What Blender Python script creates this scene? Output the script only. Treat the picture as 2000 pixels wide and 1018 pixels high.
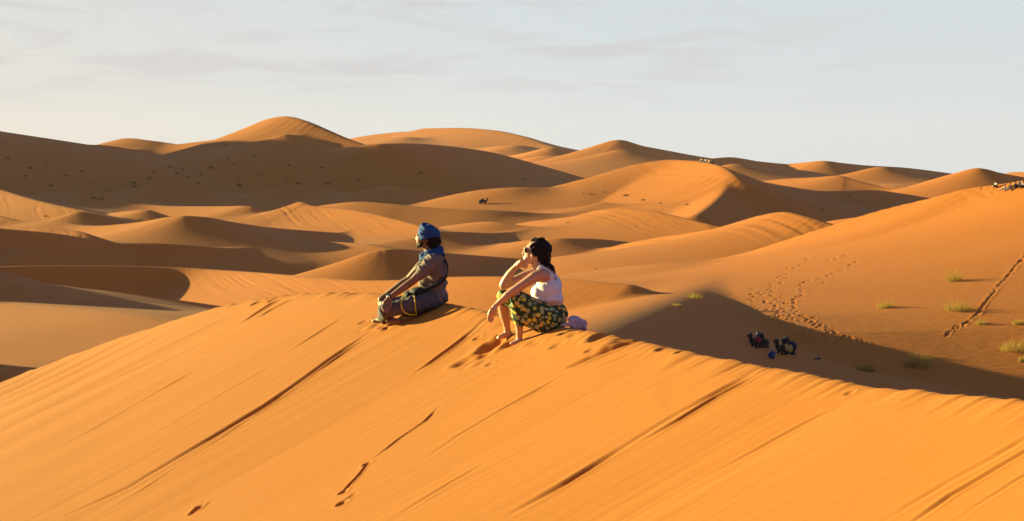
import bpy, bmesh, math, random, sys, time
import numpy as np
from mathutils import Vector, Matrix
for o in list(bpy.data.objects): bpy.data.objects.remove(o)
SC=bpy.context.scene; COL=SC.collection
# ---------------------------------------------------------------- camera
PITCH_CAM=math.atan((509-345)/4705.0)
cam=bpy.data.cameras.new('camera'); camo=bpy.data.objects.new('camera',cam); COL.objects.link(camo); SC.camera=camo
cam.sensor_width=36; cam.lens=36*4705.0/2000; cam.clip_start=.5; cam.clip_end=60000
camo.location=(0,0,0); camo.rotation_euler=(math.pi/2-PITCH_CAM,0,0)
# ---------------------------------------------------------------- light
SUN_EL,SUN_AZ=math.radians(9.5),math.radians(24)      # azimuth: degrees ahead of due left
SDIR=Vector((-math.cos(SUN_EL)*math.cos(SUN_AZ),math.cos(SUN_EL)*math.sin(SUN_AZ),math.sin(SUN_EL)))
sun=bpy.data.lights.new('sun','SUN'); suno=bpy.data.objects.new('sun',sun); COL.objects.link(suno)
sun.energy=5; sun.angle=math.radians(.6); sun.color=(1.0,.95,.38)
suno.rotation_euler=SDIR.to_track_quat('Z','Y').to_euler()
SC.view_settings.view_transform='Standard'; SC.view_settings.look='None'; SC.view_settings.exposure=2.5; SC.view_settings.gamma=1
SC.view_settings.use_curve_mapping=False
SC.render.engine='CYCLES'
W=bpy.data.worlds.new('World'); SC.world=W; W.use_nodes=True
def world():
    nt=W.node_tree; N=nt.nodes; Lk=nt.links; N.clear()
    out=N.new('ShaderNodeOutputWorld'); bg=N.new('ShaderNodeBackground'); sky=N.new('ShaderNodeTexSky')
    sky.sky_type='NISHITA'; sky.sun_disc=False; sky.sun_elevation=SUN_EL
    sky.sun_rotation=math.atan2(SDIR.x,SDIR.y); sky.air_density=.85; sky.dust_density=.7; sky.ozone_density=3.0; sky.altitude=700
    tc=N.new('ShaderNodeTexCoord'); sp=N.new('ShaderNodeSeparateXYZ'); Lk.new(tc.outputs['Generated'],sp.inputs[0])
    # cloud sheet: project the view direction on a high layer
    def mth(op,a,b=None):
        m=N.new('ShaderNodeMath'); m.operation=op
        for i,v in enumerate((a,b)):
            if v is None: continue
            if isinstance(v,(int,float)): m.inputs[i].default_value=v
            else: Lk.new(v,m.inputs[i])
        return m.outputs[0]
    cmb=N.new('ShaderNodeCombineXYZ')
    el=mth('ADD',mth('MAXIMUM',sp.outputs['Z'],0),.035)
    Lk.new(mth('DIVIDE',sp.outputs['X'],el),cmb.inputs[0]); Lk.new(mth('MULTIPLY',mth('DIVIDE',sp.outputs['Y'],el),.55),cmb.inputs[1])
    rot=N.new('ShaderNodeVectorRotate'); rot.rotation_type='Z_AXIS'; rot.inputs['Angle'].default_value=math.radians(-8); Lk.new(cmb.outputs[0],rot.inputs['Vector'])
    mp=N.new('ShaderNodeMapping'); mp.inputs['Scale'].default_value=(1.25,1.5,1); mp.inputs['Location'].default_value=CLOUD_LOC; Lk.new(rot.outputs[0],mp.inputs['Vector'])
    n1=N.new('ShaderNodeTexNoise'); n1.inputs['Scale'].default_value=1.0; n1.inputs['Detail'].default_value=7; n1.inputs['Roughness'].default_value=.55; n1.inputs['Distortion'].default_value=.5
    Lk.new(mp.outputs[0],n1.inputs['Vector'])
    mr=N.new('ShaderNodeMapRange'); mr.interpolation_type='SMOOTHSTEP'; mr.inputs['From Min'].default_value=.46; mr.inputs['From Max'].default_value=.64; Lk.new(n1.outputs['Fac'],mr.inputs['Value'])
    # clouds thin out to the right and at the horizon
    xr=N.new('ShaderNodeMapRange'); xr.interpolation_type='SMOOTHSTEP'; xr.inputs['From Min'].default_value=.24; xr.inputs['From Max'].default_value=.0; Lk.new(sp.outputs['X'],xr.inputs['Value'])
    zr=N.new('ShaderNodeMapRange'); zr.interpolation_type='SMOOTHSTEP'; zr.inputs['From Min'].default_value=.02; zr.inputs['From Max'].default_value=.05; Lk.new(sp.outputs['Z'],zr.inputs['Value'])
    cov=mth('MULTIPLY',mth('MULTIPLY',mr.outputs[0],xr.outputs[0]),zr.outputs[0])
    # low veil: desaturates the clear-sky colour, dropped aloft to keep shadow fill dark
    veil=N.new('ShaderNodeMix'); veil.data_type='RGBA'; veil.inputs['Factor'].default_value=VEIL; veil.inputs['B'].default_value=VEILC
    wm=N.new('ShaderNodeMix'); wm.data_type='RGBA'; wm.inputs['A'].default_value=VEILC; wm.inputs['B'].default_value=(2.52,2.40,2.24,1)
    wx=N.new('ShaderNodeMapRange'); wx.interpolation_type='SMOOTHSTEP'; wx.inputs['From Min'].default_value=.12; wx.inputs['From Max'].default_value=-.25; Lk.new(mth('ADD',sp.outputs['X'],mth('MULTIPLY',sp.outputs['Z'],1.2)),wx.inputs['Value'])
    Lk.new(wx.outputs[0],wm.inputs['Factor']); Lk.new(wm.outputs['Result'],veil.inputs['B'])
    Lk.new(sky.outputs[0],veil.inputs['A'])
    vz=N.new('ShaderNodeMapRange'); vz.interpolation_type='SMOOTHSTEP'; vz.inputs['From Min'].default_value=.12; vz.inputs['From Max'].default_value=.08; vz.inputs['To Max'].default_value=VEIL; Lk.new(sp.outputs['Z'],vz.inputs['Value']); Lk.new(vz.outputs[0],veil.inputs['Factor'])
    mx=N.new('ShaderNodeMix'); mx.data_type='RGBA'; mx.inputs['B'].default_value=CLOUDC; Lk.new(veil.outputs['Result'],mx.inputs['A']); Lk.new(mth('MULTIPLY',cov,CLOUDK),mx.inputs['Factor'])
    Lk.new(mx.outputs['Result'],bg.inputs['Color']); bg.inputs['Strength'].default_value=SKYS
    Lk.new(bg.outputs[0],out.inputs[0])
CLOUD_LOC=(7.4,2.2,0); VEIL=.94; VEILC=(2.30,2.46,2.54,1); CLOUDC=(2.16,2.08,2.16,1); CLOUDK=.65; SKYS=.05
world()
#@TERRAIN-BEGIN
import numpy as np, math
F=4705.0; CX=1000.0; CY=509.0; PITCH=math.atan((509-345)/F)
def ray(px,py):
    u=(px-CX)/F; v=(CY-py)/F
    yy=math.cos(PITCH)+v*math.sin(PITCH)
    return u/yy,(-math.sin(PITCH)+v*math.cos(PITCH))/yy
def at(px,py,D):
    c,e=ray(px,py); return (c*D,D,e*D)
def pchip(x,y,q):
    x=np.asarray(x,float); y=np.asarray(y,float)
    h=np.diff(x); d=np.diff(y)/h; m=np.zeros_like(y)
    for i in range(1,len(x)-1):
        if d[i-1]*d[i]>0:
            w1=2*h[i]+h[i-1]; w2=h[i]+2*h[i-1]
            m[i]=(w1+w2)/(w1/d[i-1]+w2/d[i])
    m[0]=d[0]; m[-1]=d[-1]
    qq=np.clip(q,x[0],x[-1]); k=np.clip(np.searchsorted(x,qq,'right')-1,0,len(x)-2)
    t=(qq-x[k])/h[k]; hh=h[k]
    v=(2*t**3-3*t**2+1)*y[k]+(t**3-2*t**2+t)*hh*m[k]+(-2*t**3+3*t**2)*y[k+1]+(t**3-t**2)*hh*m[k+1]
    return v
def smooth1(a,n):
    if n<2: return a
    k=np.hanning(n+2)[1:-1]; k/=k.sum(); p=np.pad(a,(n,n),mode='edge')
    return np.convolve(p,k,'same')[n:-n]
def hash2(i,j,s):
    v=np.sin(i*127.1+j*311.7+s*74.7)*43758.5453
    return v-np.floor(v)
def vnoise(x,y,s=0):
    i=np.floor(x); j=np.floor(y); f=x-i; g=y-j; f=f*f*(3-2*f); g=g*g*(3-2*g)
    a=hash2(i,j,s); b=hash2(i+1,j,s); c=hash2(i,j+1,s); d=hash2(i+1,j+1,s)
    return (a+(b-a)*f+(c-a)*g+(a-b-c+d)*f*g)*2-1
def fbm(x,y,o=4,s=0):
    r=0; a=1; 
    for k in range(o):
        r=r+a*vnoise(x,y,s+k*3.1); x,y=(x*1.6-y*1.2)+5.3,(x*1.2+y*1.6)+1.7; a*=.5
    return r
# ridges: points are crest positions (px, py, distance, front slope, back slope); w = length over which a face flattens to `toe`
RIDGES=[]
def ridge(pts,front=26,back=24,w=None,toe=4,r=None,k=None,tex=0.0,end=22,sm=9,name='',d0=None):
    RIDGES.append(dict(pts=pts,front=front,back=back,w=w,toe=toe,r=r,k=k,tex=tex,end=end,sm=sm,name=name,d0=d0))
#@RIDGES
ridge([(1930,352,3300),(1985,336,3200),(2100,340,3100)],20,20,name='farpink')
ridge([(600,300,2950),(660,277,2900),(700,268,2820),(740,262,2780),(780,258,2760),(810,256,2720),(828,251,2700),(900,250,2620),(960,254,2560),(1020,266,2500),(1070,284,2440),(1130,300,2380),(1250,330,2300)],20,20,w=60,toe=7,r=8,name='F1')
ridge([(690,285,2700),(740,272,2640),(800,268,2580),(850,280,2620),(900,296,2650)],16,16,w=60,r=8)
ridge([(900,300,2500),(960,287,2420),(1010,284,2350),(1050,290,2400),(1100,305,2400)],16,16,w=60,r=8)
ridge([(960,310,2100),(1020,300,2050),(1081,288,1990),(1120,295,2030),(1160,302,2080),(1230,320,2150)],22,22,w=50,r=4,name='F2')
ridge([(980,322,1900),(1035,309,1840),(1070,304,1800),(1110,312,1830),(1160,325,1870)],18,20,w=50,r=4)
ridge([(1070,340,1700),(1110,326,1640),(1144,318,1600),(1170,325,1620),(1230,340,1680)],18,20,w=50,r=4)
ridge([(1080,312,1830),(1130,297,1770),(1170,285,1735),(1208,273,1700),(1235,281,1725),(1290,292,1760),(1380,308,1830),(1500,322,1900)],20,24,w=70,toe=6,r=5,name='F3')
ridge([(1130,318,1640),(1180,303,1600),(1215,293,1560),(1250,305,1590),(1300,322,1640)],15,20,w=50,r=8)
ridge([(1330,318,1560),(1380,311,1600),(1425,307,1630),(1480,315,1640),(1540,320,1660),(1575,317,1640),(1610,314,1600),(1640,318,1615),(1690,323,1650),(1760,327,1680),(1850,338,1720),(1950,352,1760)],20,22,w=70,toe=8,r=4,name='F4')
ridge([(1340,330,1420),(1400,326,1400),(1438,320,1360),(1470,324,1385),(1560,332,1440),(1640,345,1480)],16,20,w=40,r=4)
ridge([(1640,345,1380),(1690,333,1340),(1720,326,1290),(1760,331,1320),(1840,345,1360),(1900,355,1380)],16,20,w=40,r=4)
ridge([(1700,385,930),(1770,367,900),(1840,346,860),(1880,335,845),(1911,328,830),(1940,335,835),(1980,343,838),(2040,352,840),(2150,360,850)],20,24,w=40,toe=7,r=2,name='F5')
ridge([(1440,368,980),(1480,356,960),(1540,349,925),(1600,346,900),(1638,343,880),(1662,350,872),(1710,362,860),(1770,375,845),(1840,392,830)],14,24,w=30,toe=5,r=2,name='F6')
ridge([(-1150,240,620),(-1060,170,680),(-960,95,740),(-880,62,790),(-720,52,870),(-560,52,960),(-430,140,1040),(-330,250,1120)],30,24,w=400,toe=10,r=4,d0=300,name='L00')
ridge([(-600,150,850),(-200,215,880),(0,259,910),(75,278,930),(140,282,950),(190,283,970),(300,302,1000),(420,330,1040)],22,20,w=40,toe=3,r=4,name='L0')
ridge([(150,298,1080),(200,283,1050),(250,270,1020),(290,274,1010),(345,282,1005),(420,300,1000)],16,24,w=40,toe=6,r=2,name='L1')
ridge([(300,296,1010),(345,283,1000),(430,271,985),(470,259,972),(500,244,960),(535,230,948),(560,227,940),(590,234,928),(630,251,915),(680,272,900),(720,285,890),(800,306,880),(900,330,870)],26,28,w=45,toe=5,r=3,name='PEAK')
ridge([(520,290,915),(560,262,905),(580,266,908),(620,285,915),(660,305,920)],20,22,w=20,toe=5,r=3,name='PEAKspur')
ridge([(640,300,880),(690,286,868),(740,281,850),(800,280,880),(870,285,920),(950,296,965),(1000,308,1000),(1060,325,1040),(1140,348,1090),(1230,372,1140)],24,24,w=60,toe=12,d0=150,r=3,name='F7')
ridge([(1040,385,662),(1095,371,660),(1160,351,660),(1240,322,658),(1310,312,652),(1370,316,630),(1410,326,606),(1428,338,592),(1445,352,585),(1470,372,580)],[(1100,15),(1240,18),(1340,25),(1420,27)],26,w=34,toe=6,r=1.5,name='CRES',tex=.25)
ridge([(1360,420,520),(1385,402,545),(1410,378,572),(1428,352,594),(1440,343,612),(1470,351,650),(1530,363,700),(1610,373,735),(1700,371,760),(1760,378,780),(1840,392,800),(1950,410,830)],22,22,w=40,toe=6,r=2,name='CRESR')
ridge([(160,395,750),(220,380,735),(280,366,720),(340,362,715),(400,371,720),(480,386,730),(560,398,740)],14,14,w=30,r=4)
ridge([(480,388,740),(520,373,725),(580,362,715),(640,371,720),(720,390,730)],14,14,w=30,r=4)
ridge([(670,388,730),(722,372,710),(767,364,700),(823,372,705),(900,388,715)],14,14,w=30,r=4)
ridge([(830,398,664),(879,384,655),(961,369,646),(1017,366,643),(1073,369,646),(1129,380,656),(1185,394,670),(1260,410,690)],15,16,w=30,toe=7,r=4,name='N2')
ridge([(-200,340,640),(-100,352,610),(0,371,580),(50,386,560),(93,397,545),(150,409,530),(230,425,515)],20,20,w=20,toe=5,r=1.5,name='M2',tex=.3)
ridge([(40,388,660),(100,376,650),(170,376,635),(240,386,640),(330,398,650)],12,14,w=20,r=2)
ridge([(120,395,640),(187,393,630),(261,398,615),(355,403,600),(430,403,585),(484,402,570),(500,408,568),(540,420,566)],16,22,w=20,toe=4,r=1.5,name='M4')
ridge([(640,400,610),(700,394,602),(760,398,596),(812,403,592),(868,407,588),(961,410,584),(1073,418,586),(1125,424,590),(1200,440,596)],15,20,w=25,toe=6,r=2,name='N3')
ridge([(500,416,590),(540,410,580),(560,407,572),(588,394,558),(603,401,553),(650,405,545),(700,412,530),(775,429,505),(857,451,478),(924,470,458),(961,475,448),(1010,490,440)],22,24,w=14,toe=5,r=1.2,name='M5',tex=.6)
ridge([(100,440,515),(118,432,510),(155,413,498),(200,420,505),(270,433,518),(330,445,525)],20,22,w=14,toe=4,r=1.2,name='M6a')
ridge([(170,424,560),(230,415,548),(289,410,532),(300,418,532),(330,430,534)],18,22,w=14,toe=4,r=1.2,name='M6b')
ridge([(985,448,530),(1017,436,524),(1060,430,516),(1129,421,505),(1167,411,498),(1211,406,488),(1260,410,478),(1316,421,466),(1372,435,455),(1450,455,442)],18,22,w=20,toe=4,r=1.2,name='N5',tex=.4)
ridge([(800,455,520),(860,444,508),(924,435,495),(954,433,488),(1017,440,482),(1073,446,478),(1185,453,472),(1300,460,465)],12,18,w=20,toe=3,r=1.5,name='N6')
ridge([(-160,405,530),(-80,410,520),(0,422,507),(56,435,498),(112,441,492),(187,441,480),(280,433,464),(330,424,452),(355,421,446),(400,424,451),(448,433,460),(523,444,475),(620,452,495),(720,459,515),(800,465,530)],20,22,w=16,toe=6,r=1.5,name='M7')
ridge([(860,452,450),(900,453,458),(950,455,466),(1050,455,480),(1150,456,494),(1250,462,505)],20,14,w=10,toe=3,r=1,name='N6b')
ridge([(930,490,455),(980,478,446),(1043,468,434),(1092,465,426),(1148,466,430),(1211,471,440),(1290,480,450)],16,16,w=16,toe=3,r=2,name='N7')
ridge([(1000,508,470),(1073,501,450),(1148,495,432),(1222,476,414),(1297,462,400),(1400,446,384),(1460,429,370),(1500,418,362),(1531,414,356),(1561,420,350),(1628,440,342),(1720,470,335)],22,24,w=14,toe=5,r=1.5,name='N8',tex=.6)
ridge([(1560,450,480),(1600,437,470),(1650,428,460),(1700,423,450),(1760,426,445),(1850,440,440)],16,18,w=14,toe=4,r=2,name='N11')
ridge([(-100,443,445),(0,443,440),(75,445,432),(149,451,425),(185,466,420),(200,480,420)],22,22,w=12,toe=5,r=1,name='M8',tex=.4)
ridge([(-160,430,380),(0,446,392),(100,455,400),(190,469,408),(239,475,411),(300,475,415),(373,479,421),(474,489,429),(560,496,438),(635,497,446),(720,502,456)],26,20,w=20,toe=12,d0=60,r=1.2,name='M9')
ridge([(440,492,482),(480,478,474),(560,474,462),(640,473,450),(700,477,440),(760,486,430),(820,500,425)],18,20,w=12,toe=5,r=1,name='M9b',tex=.4)
ridge([(680,545,340),(705,512,340),(735,490,340),(770,486,341),(820,490,348),(868,494,356),(999,504,372),(1100,511,384),(1200,517,394),(1300,524,402)],22,20,w=20,toe=8,r=1.5,name='N9')
ridge([(1120,545,325),(1185,530,316),(1260,519,308),(1334,516,303),(1400,518,305),(1460,524,310)],10,14,w=14,toe=4,r=3,name='N10')
ridge([(-100,488,415),(-50,490,402),(0,494,388),(50,497,372),(62,508,370),(90,520,370)],22,22,w=12,toe=4,r=1,name='M10',tex=.3)
ridge([(-120,532,318),(0,521,322),(75,519,325),(187,519,330),(261,520,333),(358,523,335),(422,527,331),(500,532,318),(560,537,303),(635,543,288),(700,548,277),(780,547,268),(870,541,260),(960,540,252),(1060,543,245),(1150,548,240),(1230,556,236)],[(0,22),(300,22),(450,22),(780,22),(900,22),(1100,20)],20,w=26,toe=8,r=1,name='M12',tex=[(350,.1),(450,.6),(800,.5),(900,.08)])
ridge([(-200,490,245),(-100,508,250),(0,531,257),(56,548,261),(112,558,265),(224,570,272),(330,584,280),(450,602,290),(560,625,300)],22,14,w=12,toe=6,r=2,name='M13')
ridge([(-100,585,250),(0,590,235),(100,598,220),(250,612,200),(400,640,185)],9,5,w=20,toe=4,r=3,name='M14')
ridge([(-100,700,98),(0,712,102),(100,722,106),(200,735,112),(320,750,120)],24,10,w=8,toe=3,r=1.2,name='M15')
ridge([(1040,566,360),(1180,554,345),(1300,541,330),(1356,533,326),(1449,498,320),(1524,474,316),(1628,440,311),(1711,414,307),(1767,399,304),(1830,384,300),(1897,367,297),(1953,360,294),(2000,352,291),(2150,330,282),(2400,310,270)],[(1040,14),(1400,20),(1700,26),(2000,28)],26,w=18,toe=6,r=1.2,k=1.5,name='RIGHT',d0=58,tex=[(1450,0),(1600,.6)])
ridge([(1000,690,112),(1060,672,130),(1130,645,152),(1200,618,182),(1300,583,222),(1400,545,268),(1480,512,300),(1530,490,318)],[(1000,26),(1200,24),(1300,23),(1480,26),(1540,16)],[(1000,18),(1540,12)],w=22,toe=8,r=4.5,name='SADDLE')
ridge([(1180,395,600),(1250,402,590),(1330,400,580),(1400,410,575),(1480,420,585),(1560,428,600)],14,18,w=14,toe=4,r=1.5,name='E5')
ridge([(1190,490,420),(1260,484,410),(1340,478,404),(1420,474,398),(1500,480,392)],14,18,w=10,toe=4,r=1,name='E7')
#@RIDGES-END
NEAR=[(-900,1080,48),(-400,925,43),(-150,825,40),(0,750,37.2),(120,703,35.2),(220,665,33.8),(300,640,32.7),(400,608,31.2),(480,589,30),(560,578,28.8),(640,572,27.5),(700,572,26.6),(760,576,25.8),(870,592,24.2),(960,613,23),(1040,632,22.1),(1100,640,21.4),(1150,645,20.8),(1200,658,20.3),(1245,666,19.8),(1290,676,19.3),(1330,685,18.8),(1500,716,17.3),(1620,741,16.4),(1700,757,15.9),(1760,760,15.5),(1850,768,14.9),(2000,785,14),(2300,830,12.4),(2800,930,10.3),(3500,1110,8.2)]
RIDGES.append(dict(pts=NEAR,front=[(-400,22),(300,25),(1100,25.5),(2300,25)],back=29,w=100,toe=8,r=.05,k=.25,tex=0,end=10,sm=9,name='NEAR',d0=60))
def col(v,c):
    if isinstance(v,(int,float)): return np.full_like(c,float(v))
    return pchip([ray(a,500)[0] for a,b in v],[b for a,b in v],c)
def crest_curves(pts,c,end=22,sm=9):
    cc=[];DD=[];zz=[]
    for p in pts:
        x,y,z=at(p[0],p[1],p[2]); cc.append(x/y); DD.append(y); zz.append(z)
    dc=(c[-1]-c[0])/len(c)
    D=pchip(cc,DD,c); el=pchip(cc,np.array(zz)/np.array(DD),c)
    D=smooth1(D,max(1,int(sm*1.0/F/dc*2)))
    z=el*D
    over=np.maximum(cc[0]-c,0)+np.maximum(c-cc[-1],0)
    z=z-over*D*math.tan(math.radians(end))
    dD=np.gradient(D,c)
    m=dD/np.maximum(D+c*dD,D*.2)
    return D,z,1/np.sqrt(1+m*m),m
def smax(a,b,k):
    h=np.clip(.5+.5*(a-b)/k,0,1)
    return b+(a-b)*h+k*h*(1-h)
BASE=[(2,-6),(12,-7),(30,-10),(60,-15),(120,-17.5),(170,-18),(190,-17.2),(200,-15.5),(210,-13.8),(220,-12.9),(240,-12.4),(270,-12.2),(320,-15.5),(434,-17.5),(550,-14.5),(640,-11),(720,-9.5),(800,-8.5),(1000,-7),(1500,-4),(2500,-3),(5000,-4),(30000,-40)]
def face(d,a,toe,w,d0=None):
    ta=np.tan(np.radians(a)); tb=np.tan(np.radians(np.minimum(toe,a)))
    e=np.maximum(d-(d0 or 2.2*w),0)
    return tb*d+(ta-tb)*w*(1-np.exp(-d/w))+.3*e*e/(e+2*w)
def ridge_line(R):
    P=[at(*p[:3]) for p in R['pts']]
    cc=np.array([p[0]/p[1] for p in P]); DD=np.array([p[1] for p in P]); el=np.array([p[2]/p[1] for p in P])
    n=60; q=np.linspace(cc[0],cc[-1],n)
    D=pchip(cc,DD,q); E=pchip(cc,el,q)
    kk=np.array([.25,.5,.25])
    for _ in range(5): D[1:-1]=np.convolve(D,kk,'same')[1:-1]
    pts=np.stack([q*D,D,E*D],1)
    te=math.tan(math.radians(R['end']))
    def ext(p,v):
        v=v/np.hypot(v[0],v[1]); L=max(abs(p[2]+18),8)/te*1.0
        return [np.array([p[0]+v[0]*L*f,p[1]+v[1]*L*f,p[2]-L*f*te]) for f in (.25,.5,1.)]
    a=ext(pts[0],(pts[0]-pts[3])[:3]); b=ext(pts[-1],(pts[-1]-pts[-4])[:3])
    pts=np.vstack([a[::-1],pts,b]); cq=np.concatenate([[q[0]]*3,q,[q[-1]]*3])
    return pts,cq
def upsample(A,iy,ix):
    i=np.minimum(iy.astype(int),A.shape[0]-2); j=np.minimum(ix.astype(int),A.shape[1]-2)
    a=(iy-i)[:,None]; b=(ix-j)[None]
    r=A[i]*(1-a)+A[i+1]*a
    return r[:,j]*(1-b)+r[:,j+1]*b
def ridge_field(R,c,D,cs,Ds,iy,ix):
    """returns row slice and height + signed distance (front negative) on it"""
    pts,cq=ridge_line(R)
    reach=pts[:,2].max()+20; reach=max(reach,12)/math.tan(math.radians(7))*.9
    y0,y1=pts[:,1].min()-reach,pts[:,1].max()+reach
    lo=np.searchsorted(Ds,y0)-1; hi=np.searchsorted(Ds,y1)+1; lo=max(lo,0); hi=min(hi,len(Ds))
    if hi-lo<2: return None
    x=cs[None]*Ds[lo:hi,None]; y=np.broadcast_to(Ds[lo:hi,None],x.shape)
    ii=np.arange(len(pts)); Dm=pts[3:-3,1].mean(); r=(R['r'] or Dm*.003)*(.6 if R['name'] not in('SADDLE','NEAR') else 1); w=R['w'] or Dm*.04
    def prof(v):
        if isinstance(v,(int,float)): return np.full(len(pts),float(v))
        return np.interp(cq,[ray(a,500)[0] for a,b in v],[b for a,b in v])
    fr,bk=prof(R['front']),prof(R['back']); toe=R['toe']
    def seg(i,x,y):
        ax,ay=pts[i,:2]; bx,by=pts[i+1,:2]; ex,ey=bx-ax,by-ay; l=math.hypot(ex,ey)
        t=np.clip(((x-ax)*ex+(y-ay)*ey)/(l*l),0,1); dx=x-ax-t*ex; dy=y-ay-t*ey; dd=np.sqrt(dx*dx+dy*dy)
        cr=(ex*dy-ey*dx)/l; g=np.clip(.5+cr/(dd+1e-6),0,1)
        dr=np.sqrt(dd*dd+r*r)-r
        f0=fr[i]+t*(fr[i+1]-fr[i]); b0=bk[i]+t*(bk[i+1]-bk[i])
        hh=pts[i,2]+t*(pts[i+1,2]-pts[i,2])-(1-g)*face(dr,f0,toe,w,R['d0'])-g*face(dr,b0,toe,w,R['d0'])
        return hh,np.where(cr>0,dd,-dd),i+t
    best=np.full(x.shape,-1e18); sd=np.zeros(x.shape); tt=np.zeros(x.shape)
    for i in range(len(pts)-1):
        hh,s_,t=seg(i,x,y)
        m=hh>best; best=np.where(m,hh,best); sd=np.where(m,s_,sd); tt=np.where(m,t,tt)
    r0=np.searchsorted(iy,lo); r1=np.searchsorted(iy,hi-1,'right')
    iyl=iy[r0:r1]-lo
    d=upsample(sd,iyl,ix); t=upsample(tt,iyl,ix); h=upsample(best,iyl,ix); da=upsample(np.abs(sd),iyl,ix)
    cell=Dm*(Ds[1]/Ds[0]-1)
    J,I=np.nonzero((da<2.2*cell+2*r)&(h>-19))
    if len(J):
        yf=D[r0:r1][J]; xf=c[I]*yf; tf=t[J,I]
        o=np.argsort(tf); J,I,xf,yf,tf=J[o],I[o],xf[o],yf[o],tf[o]
        bh=np.full(len(o),-1e18); bd=np.zeros(len(o)); bt=tf.copy()
        for i in range(len(pts)-1):
            q0=np.searchsorted(tf,i-4.); q1=np.searchsorted(tf,i+5.)
            if q1<=q0: continue
            hh,s_,t_=seg(i,xf[q0:q1],yf[q0:q1])
            m=hh>bh[q0:q1]; bh[q0:q1]=np.where(m,hh,bh[q0:q1]); bd[q0:q1]=np.where(m,s_,bd[q0:q1]); bt[q0:q1]=np.where(m,t_,bt[q0:q1])
        h[J,I]=bh; d[J,I]=bd; t[J,I]=bt
    return r0,r1,h,d,Dm,t
def terrain_far(c,D):
    x=c[None]*D[:,None]; y=np.broadcast_to(D[:,None],x.shape)
    lb=np.interp(np.log(D),[math.log(a) for a,b in BASE],[b for a,b in BASE])
    lowb=np.interp(D,[150,200,240,300,360],[0,-1.6,-4.6,-2.8,0])
    cw=np.clip((.045-c)/.06,0,1); cw=cw*cw*(3-2*cw)
    h=lb[:,None]+lowb[:,None]*cw[None]+ .5*fbm(x/60,y/60,2,3)
    h=h+np.clip((y-300)/600,0,1)*1.2*fbm(x/25,y/40,3,9)
    st_=3
    cs=c[::st_]; cs=cs if cs[-1]==c[-1] else np.append(cs,c[-1]); Ds=D[::st_]; Ds=Ds if Ds[-1]==D[-1] else np.append(Ds,D[-1])
    iy=np.interp(D,Ds,np.arange(len(Ds))); ix=np.interp(c,cs,np.arange(len(cs)))
    for R in RIDGES:
        F_=ridge_field(R,c,D,cs,Ds,iy,ix)
        if F_ is None: continue
        r0,r1,rh,d,Dm,t=F_
        k=R['k'] or Dm*.0025
        if R['tex']:
            tx=R['tex'] if not isinstance(R['tex'],list) else col(R['tex'],c)[None]
            u=(x[r0:r1]+.25*y[r0:r1]+Dm*.0012*vnoise(d/(Dm*.02),t/3.,5))/(Dm*.0024); g=np.exp(-((d+Dm*.012)/(Dm*.014))**2)
            st=vnoise(u,d/(Dm*.05),7)+.6*vnoise(u*2.3,d/(Dm*.04),8)
            rh=rh-tx*g*(d<0)*Dm*.0005*np.abs(st)*(.5+.8*np.clip(vnoise(t*.7,d*0,15)+.4,0,1))
        h[r0:r1]=smax(rh,h[r0:r1],k)
    return h
PHI=math.radians(25)
def hit_table(c,D,H): 
    return c,D,np.maximum.accumulate(H/D[:,None],axis=0),H
def hit(T,px,py):
    """first terrain point seen at a pixel -> x,y,z"""
    c,D,M,H=T; cc,e=ray(px,py); j=int(np.clip(np.searchsorted(c,cc),1,len(c)-1)); f=(cc-c[j-1])/(c[j]-c[j-1])
    m=M[:,j-1]*(1-f)+M[:,j]*f; k=int(np.clip(np.searchsorted(m,e),1,len(D)-1))
    g=(e-m[k-1])/max(m[k]-m[k-1],1e-12); g=min(max(g,0),1); d=D[k-1]+(D[k]-D[k-1])*g
    h=H[:,j-1]*(1-f)+H[:,j]*f
    return (cc*d,d,h[k-1]*(1-g)+h[k]*g)
def window(c,D,x,y,r):
    i0=np.searchsorted(D,y-r); i1=np.searchsorted(D,y+r); j0=np.searchsorted(c,(x-r)/y); j1=np.searchsorted(c,(x+r)/y)
    return slice(i0,i1),slice(j0,j1)
def pit(H,c,D,x,y,rad,dep,rim=.35):
    a,b=window(c,D,x,y,rad*3.5)
    if a.stop<=a.start or b.stop<=b.start: return
    X=c[None,b]*D[a,None]-x; Y=D[a,None]-y; q=(X*X+Y*Y)/(rad*rad)
    H[a,b]+=-dep*np.exp(-q)+dep*rim*np.exp(-(np.sqrt(q)-1.7)**2*3)
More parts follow.
